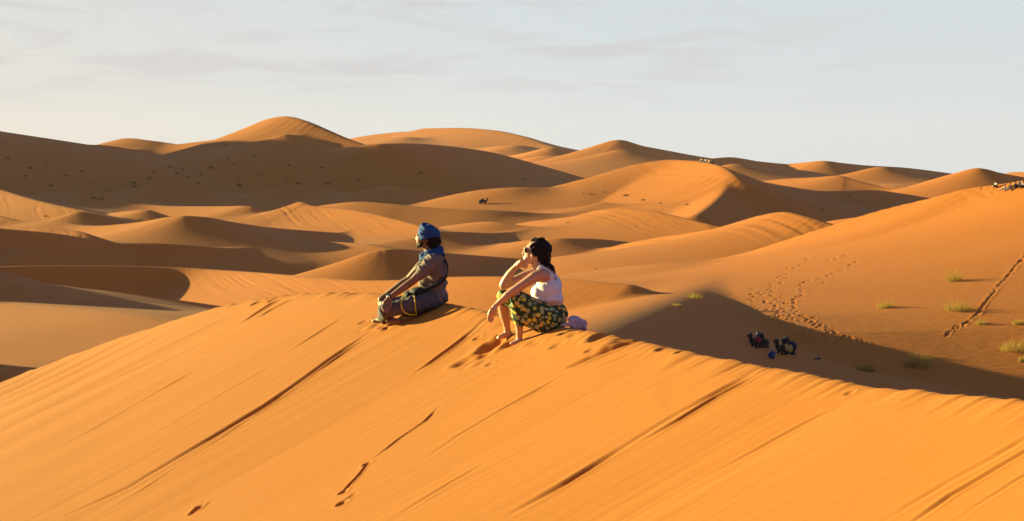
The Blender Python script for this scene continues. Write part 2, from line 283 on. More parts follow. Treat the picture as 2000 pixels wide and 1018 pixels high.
def groove(H,c,D,P,width,dep,rim=.4,jit=.3,seed=0):
    """furrow along a plan polyline P[(x,y)], with raised rims and varying depth"""
    P=np.array(P)[:,:2]; L=0
    best=None
    x0,y0=P.min(0)-4*width; x1,y1=P.max(0)+4*width
    i0,i1=np.searchsorted(D,y0),np.searchsorted(D,y1); 
    j0,j1=np.searchsorted(c,min(x0/y0,x0/y1)),np.searchsorted(c,max(x1/y0,x1/y1))
    a,b=slice(i0,i1),slice(j0,j1)
    X=c[None,b]*D[a,None]; Y=np.broadcast_to(D[a,None],X.shape)
    best=np.full(X.shape,1e9); sg=np.zeros(X.shape); tt=np.zeros(X.shape); tot=0
    for i in range(len(P)-1):
        e=P[i+1]-P[i]; l=np.hypot(*e); t=np.clip(((X-P[i,0])*e[0]+(Y-P[i,1])*e[1])/(l*l),0,1)
        dx=X-P[i,0]-t*e[0]; dy=Y-P[i,1]-t*e[1]; dd=np.hypot(dx,dy); m=dd<best
        best=np.where(m,dd,best); sg=np.where(m,np.sign(e[0]*dy-e[1]*dx)*dd,sg); tt=np.where(m,tot+t*l,tt); tot+=l
    u=tt/tot; env=np.clip(u*6,0,1)*np.clip((1-u)*3,0,1)
    env=env*np.clip(.75+.8*vnoise(tt/(width*22+.15),tt*0+seed*3.7,seed+9),.25,1)
    env=env*(1+jit*vnoise(tt/(width*40),tt*0+seed,seed)); wv=width*(1+.35*vnoise(tt/(width*60),tt*0+5,seed+2))
    s_=(sg+width*.8*vnoise(tt/(width*35),tt*0+9,seed+4))/wv
    H[a,b]+=env*dep*(-np.exp(-s_*s_*1.2)+rim*np.exp(-(np.abs(s_)-1.8)**2*1.6))
def trail(pts,step,spread,rng):
    out=[]; 
    for i in range(len(pts)-1):
        (ax,ay),(bx,by)=pts[i],pts[i+1]; l=math.hypot(bx-ax,(by-ay)*1.3); n=max(1,int(l/step))
        for k in range(n):
            t=(k+rng.random())/n; out.append((ax+(bx-ax)*t+rng.normal()*spread,ay+(by-ay)*t+rng.normal()*spread*.6))
    return out
def footprints(H,c,D,T):
    rng=np.random.default_rng(5)
    tr=[([(1672,508),(1648,528),(1612,542),(1575,548),(1556,562),(1572,575),(1548,588),(1556,606),(1585,628),(1618,645),(1660,660),(1702,675)],5,2.5),
        ([(1545,588),(1525,600),(1512,622),(1508,640)],5,5),([(1512,590),(1514,615),(1530,640),(1575,660),(1622,680)],5,4),
        ([(1590,504),(1556,520),(1520,540),(1495,560),(1475,590),(1462,620),(1470,650)],5,6),
        ([(1650,497),(1615,512)],5,3),([(1545,520),(1520,560),(1500,600),(1490,640),(1530,655)],5,7),
        ([(1465,600),(1480,630),(1500,650)],5,5),([(1560,610),(1600,640),(1650,665)],5,4),([(1530,600),(1545,640),(1600,668)],6,6),
        ([(1475,560),(1455,600),(1462,640),(1490,668)],5,6),([(1530,575),(1515,610),(1535,645),(1580,672)],5,8),([(1560,590),(1540,625),(1570,655),(1640,672)],6,6),([(1600,545),(1560,580),(1500,590)],7,8),([(1500,600),(1560,650),(1620,690)],7,9),
        ([(1845,655),(1866,640),(1885,633),(1915,605)],4,2)]
    for pts,st,sp in tr:
        for px,py in trail(pts,st,sp,rng):
            x,y,z=hit(T,px,py); pit(H,c,D,x,y,.12+.05*rng.random(),.11+.07*rng.random(),.2)
    for off in (0,):
        P=[hit(T,a+off,b+off*.4) for a,b in [(1880,636),(1905,618),(1920,600),(1935,580),(1950,560),(1968,540),(1985,520),(2010,490),(2060,455)]]
        groove(H,c,D,P,.10,.055,seed=off)
        for px,py in trail([(1905,618),(1920,600),(1935,580),(1950,560),(1968,540),(1985,520),(2010,490)],6,1.5,rng):
            x,y,z=hit(T,px+off,py); pit(H,c,D,x,y,.2,.12)
    for px,py in trail([(1905,362),(1925,366),(1935,372),(1940,378)],4,2,rng)+trail([(1500,640),(1690,640)],9,14,rng)[:12]:
        x,y,z=hit(T,px,py); pit(H,c,D,x,y,.2,.1)
    return H
def near_detail(H,c,D,T):
    X=c[None]*D[:,None]; Y=np.broadcast_to(D[:,None],X.shape)
    Dc,zc,ca,m=crest_curves(NEAR,c); d=(Dc[None]-Y)*ca[None]
    face_=np.clip(d/.5,0,1)*np.clip(1.-(d-40)/10,0,1)
    A=X*math.sin(PHI)-Y*math.cos(PHI); B=X*math.cos(PHI)+Y*math.sin(PHI)
    A=A+.10*vnoise(B/3,A/2,4)
    st=.6*vnoise(A/.33,B/5,11)+.5*vnoise(A/.13,B/3,12)+.40*vnoise(A/.055,B/1.2,13)
    patch=.35+.65*np.clip(vnoise(A/1.1,B/2.6,17)+.3,0,1)
    H=H+face_*.0042*st*patch+.02*face_*fbm(X/2.2,Y/2.2,2,21)
    # crumbling edge along the crest
    al=A; edge=np.exp(-((d-.03)/.12)**2)
    H=H+edge*.012*(vnoise(al/.22,al*0,31)+.6*vnoise(al/.07,al*0,33))
    def G(pts,w,dep,seed=0,rim=.4,jit=.4):
        nonlocal H
        groove(H,c,D,[hit(T,a,b) for a,b in pts],w,dep,rim,jit,seed)
    G([(738,640),(690,672),(640,705),(520,790),(400,862),(250,950),(100,1016)],0.034,.042,1,.2,.25)
    G([(722,655),(650,705),(560,768),(450,838)],0.026,.012,2)
    G([(500,810),(400,878),(280,955),(170,1020)],0.026,.012,3)
    G([(700,602),(640,640),(560,690)],0.026,.010,4)
    G([(1478,722),(1440,744),(1380,778),(1300,824),(1200,887),(1100,948),(980,1016)],0.032,.038,5,.2,.25)
    G([(1484,728),(1450,749),(1400,777),(1330,822),(1250,870)],0.026,.016,6)
    G([(2040,832),(1940,890),(1850,938),(1700,1030)],0.032,.026,7)
    G([(2060,850),(1950,910),(1860,960),(1760,1030)],0.022,.017,8)
    G([(2080,880),(1980,940),(1900,990),(1850,1030)],0.030,.016,9)
    G([(856,794),(830,822),(780,857),(735,893),(715,908)],0.017,.024,10,.2)
    G([(722,902),(700,930),(680,950),(664,968)],0.018,.022,11,.2)
    G([(700,962),(682,975),(655,992)],0.026,.02,12,.2)
    G([(398,982),(385,995),(370,1006)],0.026,.022,13)
    G([(548,583),(520,600),(495,616),(468,632)],0.035,.035,14)
    G([(575,582),(530,604),(500,625)],0.030,.02,15)
    G([(1100,735),(1000,790),(900,850),(820,905)],0.026,.008,16)
    G([(400,715),(300,770),(180,838),(60,900)],0.026,.008,17)
    G([(560,700),(450,760),(330,830),(200,900)],0.026,.007,18)
    G([(950,905),(880,945),(800,995),(760,1020)],0.026,.009,19)
    G([(1680,778),(1600,815),(1480,880),(1380,935)],0.026,.007,20)
    G([(330,690),(240,730),(120,785),(0,840)],0.026,.008,21)
    G([(1000,640),(975,662),(935,688),(893,712)],0.045,.04,22,.25)
    G([(960,615),(930,640),(880,678),(800,735)],0.030,.02,23)
    G([(1245,668),(1200,682),(1160,698),(1105,720)],0.060,.05,24,.3)
    G([(1190,655),(1160,680),(1120,708)],0.050,.045,25,.3)
    G([(1240,690),(1200,708),(1165,722)],0.030,.02,26,.3)
    G([(1310,678),(1290,690),(1275,700)],0.030,.025,27,.3)
    for px,py,r,dp in [(503,590,.06,.05),(535,584,.06,.04),(1180,655,.10,.06),(1215,664,.09,.05),(1235,668,.06,.04),(1295,680,.05,.03),(1330,688,.04,.02),(963,672,.11,.07),(945,690,.09,.05),(905,706,.08,.04),(1002,668,.07,.03),(717,906,.03,.03),(670,963,.03,.03),(668,985,.035,.03),(374,1003,.02,.02),(1660,768,.03,.012)]:
        x,y,z=hit(T,px,py); pit(H,c,D,x,y,r,dp,.2)
    rg=np.random.default_rng(9)
    for cx_,cy_,sx,sy,n in ((985,668,26,9,16),(1060,668,30,6,8),(760,636,28,5,12),(840,606,24,4,6),(1190,672,40,12,16),(940,690,34,14,14),(1130,650,16,4,6)):
        for _ in range(n):
            x,y,z=hit(T,cx_+rg.normal()*sx,cy_+rg.normal()*sy)
            if y<32 and rg.random()<.5: pit(H,c,D,x,y,.03+.03*rg.random(),(.008+.010*rg.random())*(1 if rg.random()<.7 else -1),.3)
    return H
#@TERRAIN-END
# ---------------------------------------------------------------- materials
def mat(name,color=(.5,.5,.5),rough=.8,**kw):
    color=tuple(c*.72 for c in color)
    m=bpy.data.materials.new(name); m.use_nodes=True; b=m.node_tree.nodes['Principled BSDF']
    b.inputs['Base Color'].default_value=(*color,1); b.inputs['Roughness'].default_value=rough
    b.inputs['Specular IOR Level'].default_value=kw.get('spec',.2)
    if kw.get('noise'):
        nt=m.node_tree; sc,amt=kw['noise']; tc=nt.nodes.new('ShaderNodeTexCoord'); n=nt.nodes.new('ShaderNodeTexNoise'); n.inputs['Scale'].default_value=sc; n.inputs['Detail'].default_value=4
        nt.links.new(tc.outputs['Object'],n.inputs['Vector']); mx=nt.nodes.new('ShaderNodeMix'); mx.data_type='RGBA'
        mx.inputs['A'].default_value=(*[c*(1-amt) for c in color],1); mx.inputs['B'].default_value=(*[min(1,c*(1+amt)) for c in color],1)
        nt.links.new(n.outputs['Fac'],mx.inputs['Factor']); nt.links.new(mx.outputs['Result'],b.inputs['Base Color'])
        if kw.get('bump'):
            bp=nt.nodes.new('ShaderNodeBump'); bp.inputs['Strength'].default_value=kw['bump'][0]; bp.inputs['Distance'].default_value=kw['bump'][1]
            nt.links.new(n.outputs['Fac'],bp.inputs['Height']); nt.links.new(bp.outputs[0],b.inputs['Normal'])
    return m
def sand(name,near):
    m=bpy.data.materials.new(name); m.use_nodes=True; nt=m.node_tree; N=nt.nodes; Lk=nt.links; b=N['Principled BSDF']
    b.inputs['Roughness'].default_value=.95; b.inputs['Specular IOR Level'].default_value=.08; b.inputs['Diffuse Roughness'].default_value=.6
    tc=N.new('ShaderNodeTexCoord'); 
    def noise(scale,det,vec=None,sc=None,rot=0):
        mp=N.new('ShaderNodeMapping'); mp.inputs['Scale'].default_value=sc or (1,1,1); mp.inputs['Rotation'].default_value=(0,0,rot); Lk.new(tc.outputs['Object'],mp.inputs['Vector'])
        n=N.new('ShaderNodeTexNoise'); n.inputs['Scale'].default_value=scale; n.inputs['Detail'].default_value=det; Lk.new(mp.outputs[0],n.inputs['Vector']); return n.outputs['Fac']
    big=noise(.02 if not near else .35,5)
    mx=N.new('ShaderNodeMix'); mx.data_type='RGBA'; fg=(1,1,1) if near else (1.0,.91,.80)
    mx.inputs['A'].default_value=(*[a*b for a,b in zip(SAND_A,fg)],1); mx.inputs['B'].default_value=(*[a*b for a,b in zip(SAND_B,fg)],1); Lk.new(big,mx.inputs['Factor'])
    Lk.new(mx.outputs['Result'],b.inputs['Base Color'])
    if near:
        gr=noise(900,2); rp=noise(1.0,4,sc=(1.5,22,8),rot=-PHI)
        b1=N.new('ShaderNodeBump'); b1.inputs['Strength'].default_value=.35; b1.inputs['Distance'].default_value=.0015; Lk.new(gr,b1.inputs['Height'])
        b2=N.new('ShaderNodeBump'); b2.inputs['Strength'].default_value=.3; b2.inputs['Distance'].default_value=.012; Lk.new(rp,b2.inputs['Height']); Lk.new(b1.outputs[0],b2.inputs['Normal'])
        Lk.new(b2.outputs[0],b.inputs['Normal'])
    else:
        n1=noise(.9,6,sc=(1,2.2,1)); b1=N.new('ShaderNodeBump'); b1.inputs['Strength'].default_value=.5; b1.inputs['Distance'].default_value=.12; Lk.new(n1,b1.inputs['Height'])
        Lk.new(b1.outputs[0],b.inputs['Normal'])
    return m
SAND_A=(.320,.098,.0140); SAND_B=(.350,.112,.0180)
def link_mesh(name,me,m=None,parent=None):
    o=bpy.data.objects.new(name,me); COL.objects.link(o)
    if m is not None: me.materials.append(m)
    if parent is not None: o.parent=parent
    return o
def grid_mesh(name,c,D,H,m):
    nr,nc=H.shape; co=np.empty((nr,nc,3),np.float32); co[...,0]=c[None]*D[:,None]; co[...,1]=D[:,None]; co[...,2]=H
    idx=np.arange(nr*nc,dtype=np.int32).reshape(nr,nc)
    f=np.stack([idx[:-1,:-1],idx[:-1,1:],idx[1:,1:],idx[1:,:-1]],-1).reshape(-1)
    me=bpy.data.meshes.new(name); nf=(nr-1)*(nc-1); me.vertices.add(nr*nc); me.vertices.foreach_set('co',co.reshape(-1))
    me.loops.add(nf*4); me.loops.foreach_set('vertex_index',f); me.polygons.add(nf)
    me.polygons.foreach_set('loop_start',np.arange(0,nf*4,4,dtype=np.int32)); me.polygons.foreach_set('loop_total',np.full(nf,4,np.int32))
    me.update(calc_edges=True); me.shade_smooth()
    o=link_mesh(name,me,m); o['kind']='structure'; return o
T0=time.time()
SEAM=50.0
cn=np.concatenate([np.linspace(-.34,-.235,110,endpoint=False),np.linspace(-.235,.235,1250),np.linspace(.235,.40,90)[1:]])
Dn=np.concatenate([np.exp(np.linspace(math.log(5),math.log(11),60,endpoint=False)),np.exp(np.linspace(math.log(11),math.log(30),1250,endpoint=False)),np.exp(np.linspace(math.log(30),math.log(SEAM),260))])
cf=np.concatenate([np.linspace(-.55,-.23,150,endpoint=False),np.linspace(-.23,.23,900),np.linspace(.23,.40,70)[1:]])
Df=np.exp(np.linspace(math.log(SEAM),math.log(4600),2300))
Hn=terrain_far(cn,Dn); Tn=hit_table(cn,Dn,Hn.copy()); Hn=near_detail(Hn,cn,Dn,Tn)
Hf=terrain_far(cf,Df); Tf=hit_table(cf,Df,Hf.copy()); Hf=footprints(Hf,cf,Df,Tf)
Tn=hit_table(cn,Dn,Hn)
print('terrain',round(time.time()-T0,1))
grid_mesh('sand_dune',cn,Dn,Hn,sand('near_sand',True))
grid_mesh('dune_field',cf,Df,Hf,sand('far_sand',False))
def plane_far():
    me=bpy.data.meshes.new('ground'); R=30000; me.from_pydata([(-R,-R,-24),(R,-R,-24),(R,R,-24),(-R,R,-24)],[],[(0,1,2,3)]); me.update()
    o=link_mesh('ground',me,bpy.data.materials['far_sand']); o['kind']='structure'
plane_far()
def near_xyz(px,py): return Vector(hit(Tn,px,py))
def far_xyz(px,py): return Vector(hit(Tf,px,py))
print('ground',round(time.time()-T0,1))
# ---------------------------------------------------------------- modelling helpers
def tag(o,label=None,cat=None,group=None,kind=None):
    if label: o['label']=label
    if cat: o['category']=cat
    if group: o['group']=group
    if kind: o['kind']=kind
    return o
def empty(name,loc,rz=0):
    o=bpy.data.objects.new(name,None); COL.objects.link(o); o.location=loc; o.rotation_euler=(0,0,rz); o.empty_display_size=.1; return o
class Shape:
    """a volume gathered from tapered capsules and ellipsoids, fused into one continuous skin"""
    def __init__(s): s.bm=bmesh.new()
    def cap(s,p0,r0,p1,r1,sub=2):
        b=bmesh.new()
        for p,r in ((p0,r0),(p1,r1)): bmesh.ops.create_icosphere(b,subdivisions=sub,radius=r,matrix=Matrix.Translation(p))
        r=bmesh.ops.convex_hull(b,input=b.verts[:])
        bmesh.ops.delete(b,geom=list({g for g in r['geom_interior']+r['geom_unused'] if isinstance(g,bmesh.types.BMVert)}),context='VERTS')
        me=bpy.data.meshes.new('t'); b.to_mesh(me); s.bm.from_mesh(me); bpy.data.meshes.remove(me); b.free(); return s
    def chain(s,pts):
        for a,b in zip(pts[:-1],pts[1:]): s.cap(Vector(a[0]),a[1],Vector(b[0]),b[1])
        return s
    def ell(s,c,r,rot=(0,0,0),sub=3):
        from mathutils import Euler
        M=Matrix.Translation(c)@Euler([math.radians(a) for a in rot]).to_matrix().to_4x4()@Matrix.Diagonal((r[0],r[1],r[2],1))
        bmesh.ops.create_icosphere(s.bm,subdivisions=sub,radius=1,matrix=M); return s
    def build(s,name,m,parent=None,voxel=.006,smooth=4,loc=None,wrinkle=None):
        me=bpy.data.meshes.new(name); s.bm.to_mesh(me); s.bm.free()
        o=bpy.data.objects.new('tmp',me); COL.objects.link(o)
        if voxel:
            r=o.modifiers.new('r','REMESH'); r.mode='VOXEL'; r.voxel_size=voxel; r.use_smooth_shade=True
            if smooth: q=o.modifiers.new('s','SMOOTH'); q.iterations=smooth; q.factor=.5
        dg=bpy.context.evaluated_depsgraph_get(); dg.update()
        m2=bpy.data.meshes.new_from_object(o.evaluated_get(dg)); bpy.data.objects.remove(o); bpy.data.meshes.remove(me)
        m2.name=name
        n=len(m2.vertices); co=np.empty(n*3); m2.vertices.foreach_get('co',co); co=co.reshape(-1,3)
        if wrinkle:
            amp,fr,dr=wrinkle; no=np.empty(n*3); m2.vertices.foreach_get('normal',no); no=no.reshape(-1,3)
            u=co@np.array(dr[0]); v=co@np.array(dr[1]); w=(1-np.abs(fbm(u*fr,v*fr*.35,3,2)))**2-.5
            co=co+no*(amp*w)[:,None]
        if loc is not None: co=co-np.array(loc)
        m2.vertices.foreach_set('co',co.reshape(-1)); m2.update(); m2.shade_smooth()
        m2.materials.clear(); return link_mesh(name,m2,m,parent)
def tube(pts,r,name,m,parent=None,loc=(0,0,0),flat=1.0,axis=None):
    s=Shape()
    for a,b in zip(pts[:-1],pts[1:]): s.cap(Vector(a),r,Vector(b),r,1)
    return s.build(name,m,parent,voxel=None,loc=loc)
# ---------------------------------------------------------------- desert plants
def blade_mesh(name,n,rad,h,rng,lean=(0,0),w=.012,spread=.55):
    V=[];Fc=[]
    for i in range(n):
        a=rng.random()*6.283; r=rad*math.sqrt(rng.random()); bx,by=r*math.cos(a),r*math.sin(a)
        hh=h*(.2+.8*rng.random()**1.5)*(1-.45*(r/rad)**2); ox,oy=spread*hh*math.cos(a)*(.3+r/rad)*rng.random()+lean[0]*hh,spread*hh*math.sin(a)*(.3+r/rad)*rng.random()+lean[1]*hh
        t=rng.random()*3.14; dx,dy=w*math.cos(t),w*math.sin(t); k=len(V)
        V+=[(bx-dx,by-dy,-.05),(bx+dx,by+dy,-.05),(bx+ox*.4-dx*.7,by+oy*.4-dy*.7,hh*.6),(bx+ox*.4+dx*.7,by+oy*.4+dy*.7,hh*.6),(bx+ox,by+oy,hh)]
        Fc+=[(k,k+1,k+3,k+2),(k+2,k+3,k+4)]
    me=bpy.data.meshes.new(name); me.from_pydata(V,[],Fc); me.update(); return me
def plant_mat(name,a,b):
    m=bpy.data.materials.new(name); m.use_nodes=True; nt=m.node_tree; B=nt.nodes['Principled BSDF']; B.inputs['Roughness'].default_value=.8; B.inputs['Specular IOR Level'].default_value=.1
    tc=nt.nodes.new('ShaderNodeTexCoord'); n=nt.nodes.new('ShaderNodeTexNoise'); n.inputs['Scale'].default_value=9; nt.links.new(tc.outputs['Object'],n.inputs['Vector'])
    mx=nt.nodes.new('ShaderNodeMix'); mx.data_type='RGBA'; mx.inputs['A'].default_value=(*a,1); mx.inputs['B'].default_value=(*b,1); nt.links.new(n.outputs['Fac'],mx.inputs['Factor']); nt.links.new(mx.outputs['Result'],B.inputs['Base Color'])
    tr=nt.nodes.new('ShaderNodeBsdfTranslucent'); nt.links.new(mx.outputs['Result'],tr.inputs['Color']); ad=nt.nodes.new('ShaderNodeMixShader'); ad.inputs[0].default_value=.35
    nt.links.new(B.outputs[0],ad.inputs[1]); nt.links.new(tr.outputs[0],ad.inputs[2]); nt.links.new(ad.outputs[0],nt.nodes['Material Output'].inputs['Surface']); return m
M_GRASS=plant_mat('dry_grass',(.14,.088,.014),(.32,.20,.04)); M_BUSH=plant_mat('shrub_leaf',(.07,.05,.022),(.12,.085,.04))
RG=random.Random(7)
TUFTS=[(1862,549,30,24,'bright upright grass tuft high on the right slope casting a long shadow'),
 (1870,606,50,20,'wide green grass tuft beside the bottom of the deep sand trail on the right slope'),
 (1729,601,34,16,'grass tuft on the end of a small sand ridge in the basin slope'),
 (1356,583,32,12,'low grass tuft on the lit saddle between the woman and the resting camels'),
 (1322,598,18,6,'tiny green grass patch just left of the low tuft on the lit saddle'),
 (1790,717,52,26,'large dry yellow green grass tuft at the edge of the basin shadow'),
 (1690,725,40,17,'pale grass tuft in the basin shadow left of the large dry tuft'),
 (1982,684,64,22,'broad grass clump cut by the right edge of the picture above the basin shadow'),
 (1915,633,22,10,'small dark grass tuft right of and below the wide tuft by the sand trail'),
 (1988,633,22,9,'small sparse grass tuft near the right edge above the broad clump'),
 (1996,706,14,12,'yellow grass tuft at the right edge just below the broad clump')]
def sand_mound(xyz,r,h,elong=1.0):
    pass
for px,py,wp,hp,lab in TUFTS:
    p=far_xyz(px,py); s=p.y/4705; me=blade_mesh('grass_tuft',int(120+wp*6),wp*s*.5,hp*s*1.45,RG,lean=(RG.uniform(-.1,.4),0),w=.010,spread=.9)
    o=link_mesh('grass_tuft',me,M_GRASS); o.location=p; tag(o,lab,'grass tuft','grass tufts in the basin')
BUSH=[('on the slope below the peak','shrubs on the shaded left slope',
 [(444,310),(463,318),(564,324),(629,329),(412,329),(332,328),(358,332),(366,347),(392,341),(291,350),(230,351),(261,358),(263,366),(183,357),(129,345),(123,334),(159,336),(99,364),(49,345),(93,316),(15,310),(388,360),(467,364),(463,351),(560,348),(582,359),(498,306),(506,340),(455,322),(640,360),(700,352),(300,338),(345,340),(60,330),(210,372)]),
 ('at the sunlight edge on the highest peak','shrubs on the peak flank',[(594,304),(661,304),(440,284),(778,320)]),
 ('between the lit low dunes at left','shrubs between the low left dunes',[(183,388),(198,390),(258,394),(271,395),(136,435),(88,423),(273,431),(642,399)]),
 ('on dark ground in front of the crescent dune','shrubs before the crescent dune',[(1139,379),(1153,380),(1180,376),(1223,383),(1256,392),(1342,401),(1165,381),(1290,398),(1438,410)]),
 ('in the shaded hollow right of the crescent dune','shrubs in the hollow right of the crescent dune',[(1599,384),(1619,394),(1658,384),(1606,410),(1640,398)]),
 ('scattered over the middle dunes','shrubs among the middle dunes',[(821,339),(1025,351),(1109,436),(958,466),(1163,526)])]
bush_me=[]
ORD='leftmost second third fourth fifth sixth seventh eighth ninth tenth eleventh twelfth thirteenth fourteenth fifteenth sixteenth seventeenth'.split()
def slabel(pts,p,lab):
    if len(pts)>12:
        band=lambda y:0 if y<328 else (1 if y<345 else 2)
        row=sorted(q for q in pts if band(q[1])==band(p[1])); pre=('upper','middle','lower')[band(p[1])]+' row of shrubs'
    else: row=sorted(pts); pre='shrubs'
    k=row.index(p); return (ORD[k]+' of the '+pre if k==0 else ORD[k]+' from left of the '+pre)+' '+lab
for k in range(4):
    V=[];Fc=[]
    for i in range(260):
        a=RG.random()*6.283; e=RG.random(); r=.5*math.sqrt(RG.random())*(1+.35*math.sin(a*3+k)); z=.75*e*(1-.6*(r/.6)**2)
        c=Vector((r*math.cos(a),r*math.sin(a),z)); d1=Vector((RG.gauss(0,1),RG.gauss(0,1),RG.gauss(0,1))).normalized()*.07; d2=Vector((RG.gauss(0,1),RG.gauss(0,1),RG.gauss(0,1))).normalized()*.07; q=len(V)
        V+=[tuple(c-d1),tuple(c+d2),tuple(c+d1),tuple(c-d2)]; Fc.append((q,q+1,q+2,q+3))
    me=bpy.data.meshes.new('desert_shrub'); me.from_pydata(V,[],Fc); me.update(); me.materials.append(M_BUSH); bush_me.append(me)
for lab,grp,pts in BUSH:
    for i,(px,py) in enumerate(pts):
        p=far_xyz(px,py); o=bpy.data.objects.new('desert_shrub',bush_me[i%4]); COL.objects.link(o); o.location=p
        s=p.y/4705*RG.uniform(2.5,9); s=min(s,1.8); o.scale=(s*1.2,s*1.2,s*.6); o.rotation_euler=(0,0,RG.random()*6); tag(o,slabel(pts,(px,py),lab),'shrub',grp)
# ---------------------------------------------------------------- camels
M_CAMEL=mat('dark_camel_hair',(.02,.013,.009),.9,noise=(3,.35)); M_RED=mat('red_blanket',(.22,.015,.03),.9,noise=(8,.3)); M_TAN=mat('tan_blanket',(.42,.25,.08),.9,noise=(6,.3))
M_NAVY=mat('navy_cloth',(.014,.017,.05),.85,noise=(6,.3)); M_BLUE=mat('blue_cloth',(.010,.038,.13),.8,noise=(6,.25)); M_PALE=mat('pale_cloth',(.42,.36,.31),.9,noise=(6,.15)); M_BLACK=mat('black_cloth',(.012,.011,.014),.8,noise=(6,.3))
M_SKIN=mat('skin',(.36,.16,.085),.55,noise=(14,.08),spec=.3); M_SKIND=mat('tanned_skin',(.17,.068,.035),.6,noise=(14,.1),spec=.3); M_ORNG=mat('orange_cloth',(.62,.22,.05),.9,noise=(6,.2)); M_GREY=mat('grey_cloth',(.18,.17,.17),.9,noise=(6,.2)); M_HAIR=mat('dark_hair',(.010,.006,.005),.75,noise=(40,.5),spec=.12)
def V3(x,y,z): return Vector((x,y,z))
def camel(loc,rz,label,blankets,s=1.0,group='camels resting on the sand'):
    """kneeling dromedary, nose towards -x, 0 at the ground under the chest"""
    t=empty('camel',loc,rz); t.scale=(s,s,s)
    S=Shape(); v=V3
    S.chain([(v(-.55,0,.62),.30),(v(-.1,0,.66),.40),(v(.4,0,.66),.38),(v(.85,0,.55),.30)])
    S.chain([(v(.15,0,.95),.26),(v(.22,0,1.22),.15),(v(.25,0,1.32),.07)])
    S.chain([(v(-.65,0,.62),.24),(v(-.9,0,.66),.24),(v(-1.05,0,.85),.20),(v(-1.08,0,1.05),.17),(v(-1.08,0,1.25),.15)])
    S.chain([(v(-1.08,0,1.32),.17),(v(-1.26,0,1.30),.15),(v(-1.46,0,1.20),.11)])
    for q in (-1,1):
        S.chain([(v(-1.08,q*.08,1.40),.04),(v(-1.05,q*.10,1.49),.02)])
        S.chain([(v(-.5,q*.24,.45),.14),(v(-.75,q*.27,.16),.09),(v(-.3,q*.27,.08),.07)])
        S.chain([(v(.75,q*.26,.45),.20),(v(.35,q*.34,.14),.10),(v(.95,q*.34,.08),.08)])
    S.chain([(v(1.1,0,.6),.05),(v(1.2,0,.3),.03),(v(1.2,0,.15),.04)])
    S.build('body',M_CAMEL,t,voxel=.035,smooth=3)
    for nm,cs,m in blankets:
        B=Shape()
        for c,r in cs: B.ell(v(*c),r,sub=2)
        B.build(nm,m,t,voxel=.03,smooth=2,wrinkle=(.03,4,((1,0,.3),(0,1,1))))
    return tag(t,label,'camel',group)
def on_far(px,py): return far_xyz(px,py)
p=on_far(1483,681); camel(p,math.radians(38),'kneeling dark camel with red blanket and blue bundle, left one of the basin pair',
  [('blanket',[((-.30,0,.82),(.38,.48,.40))],M_RED),('bundle',[((-.20,-.05,1.30),(.24,.26,.25))],M_NAVY),('saddle_pad',[((.16,0,1.12),(.34,.38,.34))],M_BLACK),('harness',[((-.52,0,1.12),(.10,.12,.16))],M_PALE)],.86)
p=on_far(1534,694); camel(p,math.radians(42),'kneeling dark camel carrying pale yellow bags, right one of the basin pair',
  [('blanket',[((-.2,-.28,.72),(.22,.2,.34)),((.22,-.34,.62),(.26,.2,.34))],M_TAN),('bundle',[((.05,0,1.26),(.42,.38,.36))],M_BLACK),('rear_blanket',[((.80,-.02,.72),(.44,.46,.50))],M_NAVY)],.92)
p=on_far(943,398); camel(p,math.radians(200),'lone dark camel kneeling far off in the shaded hollow behind the man',[('saddle_pad',[((.1,0,1.0),(.4,.36,.3))],M_BLACK)],1.05,group=None)
def sitter(loc,rz,label,shirt,legs,hair,skin,hat=None,group=None,s=1.0,stretch=.4,arms=True,vox=.03):
    """person sitting on sand facing -x"""
    t=empty('person',loc,rz); t.scale=(s,)*3; v=V3; S=Shape()
    S.ell(v(0,0,.14),(.17,.19,.14)); S.chain([(v(0,0,.2),.14),(v(-.02,0,.42),.16),(v(-.03,0,.55),.11)])
    S.chain([(v(-.03,0,.56),.06),(v(-.06,0,.66),.055)]); S.ell(v(-.08,0,.77),(.10,.08,.125)); S.cap(v(-.175,0,.76),.018,v(-.18,0,.75),.016)
    ft=v(-.45-stretch,0,.0)
    for q in (-1,1):
        S.chain([(v(-.05,q*.1,.12),.09),(v(-.42,q*.14,.38-stretch*.35),.065),(ft+v(0,q*.12,.05),.045)]); S.cap(ft+v(0,q*.12,.04),.04,ft+v(-.14,q*.13,.05),.03)
        S.chain([(v(-.04,q*.2,.52),.06),(v(-.22,q*.24,.32),.045),(v(-.42,q*.16,.40-stretch*.3),.035)])
    S.build('body',skin,t,voxel=vox,smooth=2)
    B=Shape(); B.chain([(v(0,0,.2),.165),(v(-.02,0,.42),.185),(v(-.03,0,.53),.14)])
    for q in (-1,1): B.cap(v(-.04,q*.2,.52),.08,v(-.20,q*.24,.34),.06)
    B.build('shirt',shirt,t,voxel=vox,smooth=2)
    B=Shape(); B.ell(v(0,0,.13),(.19,.21,.15))
    for q in (-1,1): B.chain([(v(-.05,q*.1,.12),.11),(v(-.42,q*.14,.38-stretch*.35),.085),(ft+v(.06,q*.12,.08),.06)])
    B.build('trousers',legs,t,voxel=vox,smooth=2)
    B=Shape(); B.ell(v(-.055,0,.81),(.115,.095,.115)); 
    B.build('hat' if hat else 'hair',hat or hair,t,voxel=vox*.8,smooth=2)
    return tag(t,label,'person',group)
p=on_far(1509,702); sitter(p,math.radians(60),'person sitting on the sand in a bright blue robe in front of the two camels',M_BLUE,M_BLUE,M_HAIR,M_SKIND,hat=M_PALE,s=.95,stretch=.0)
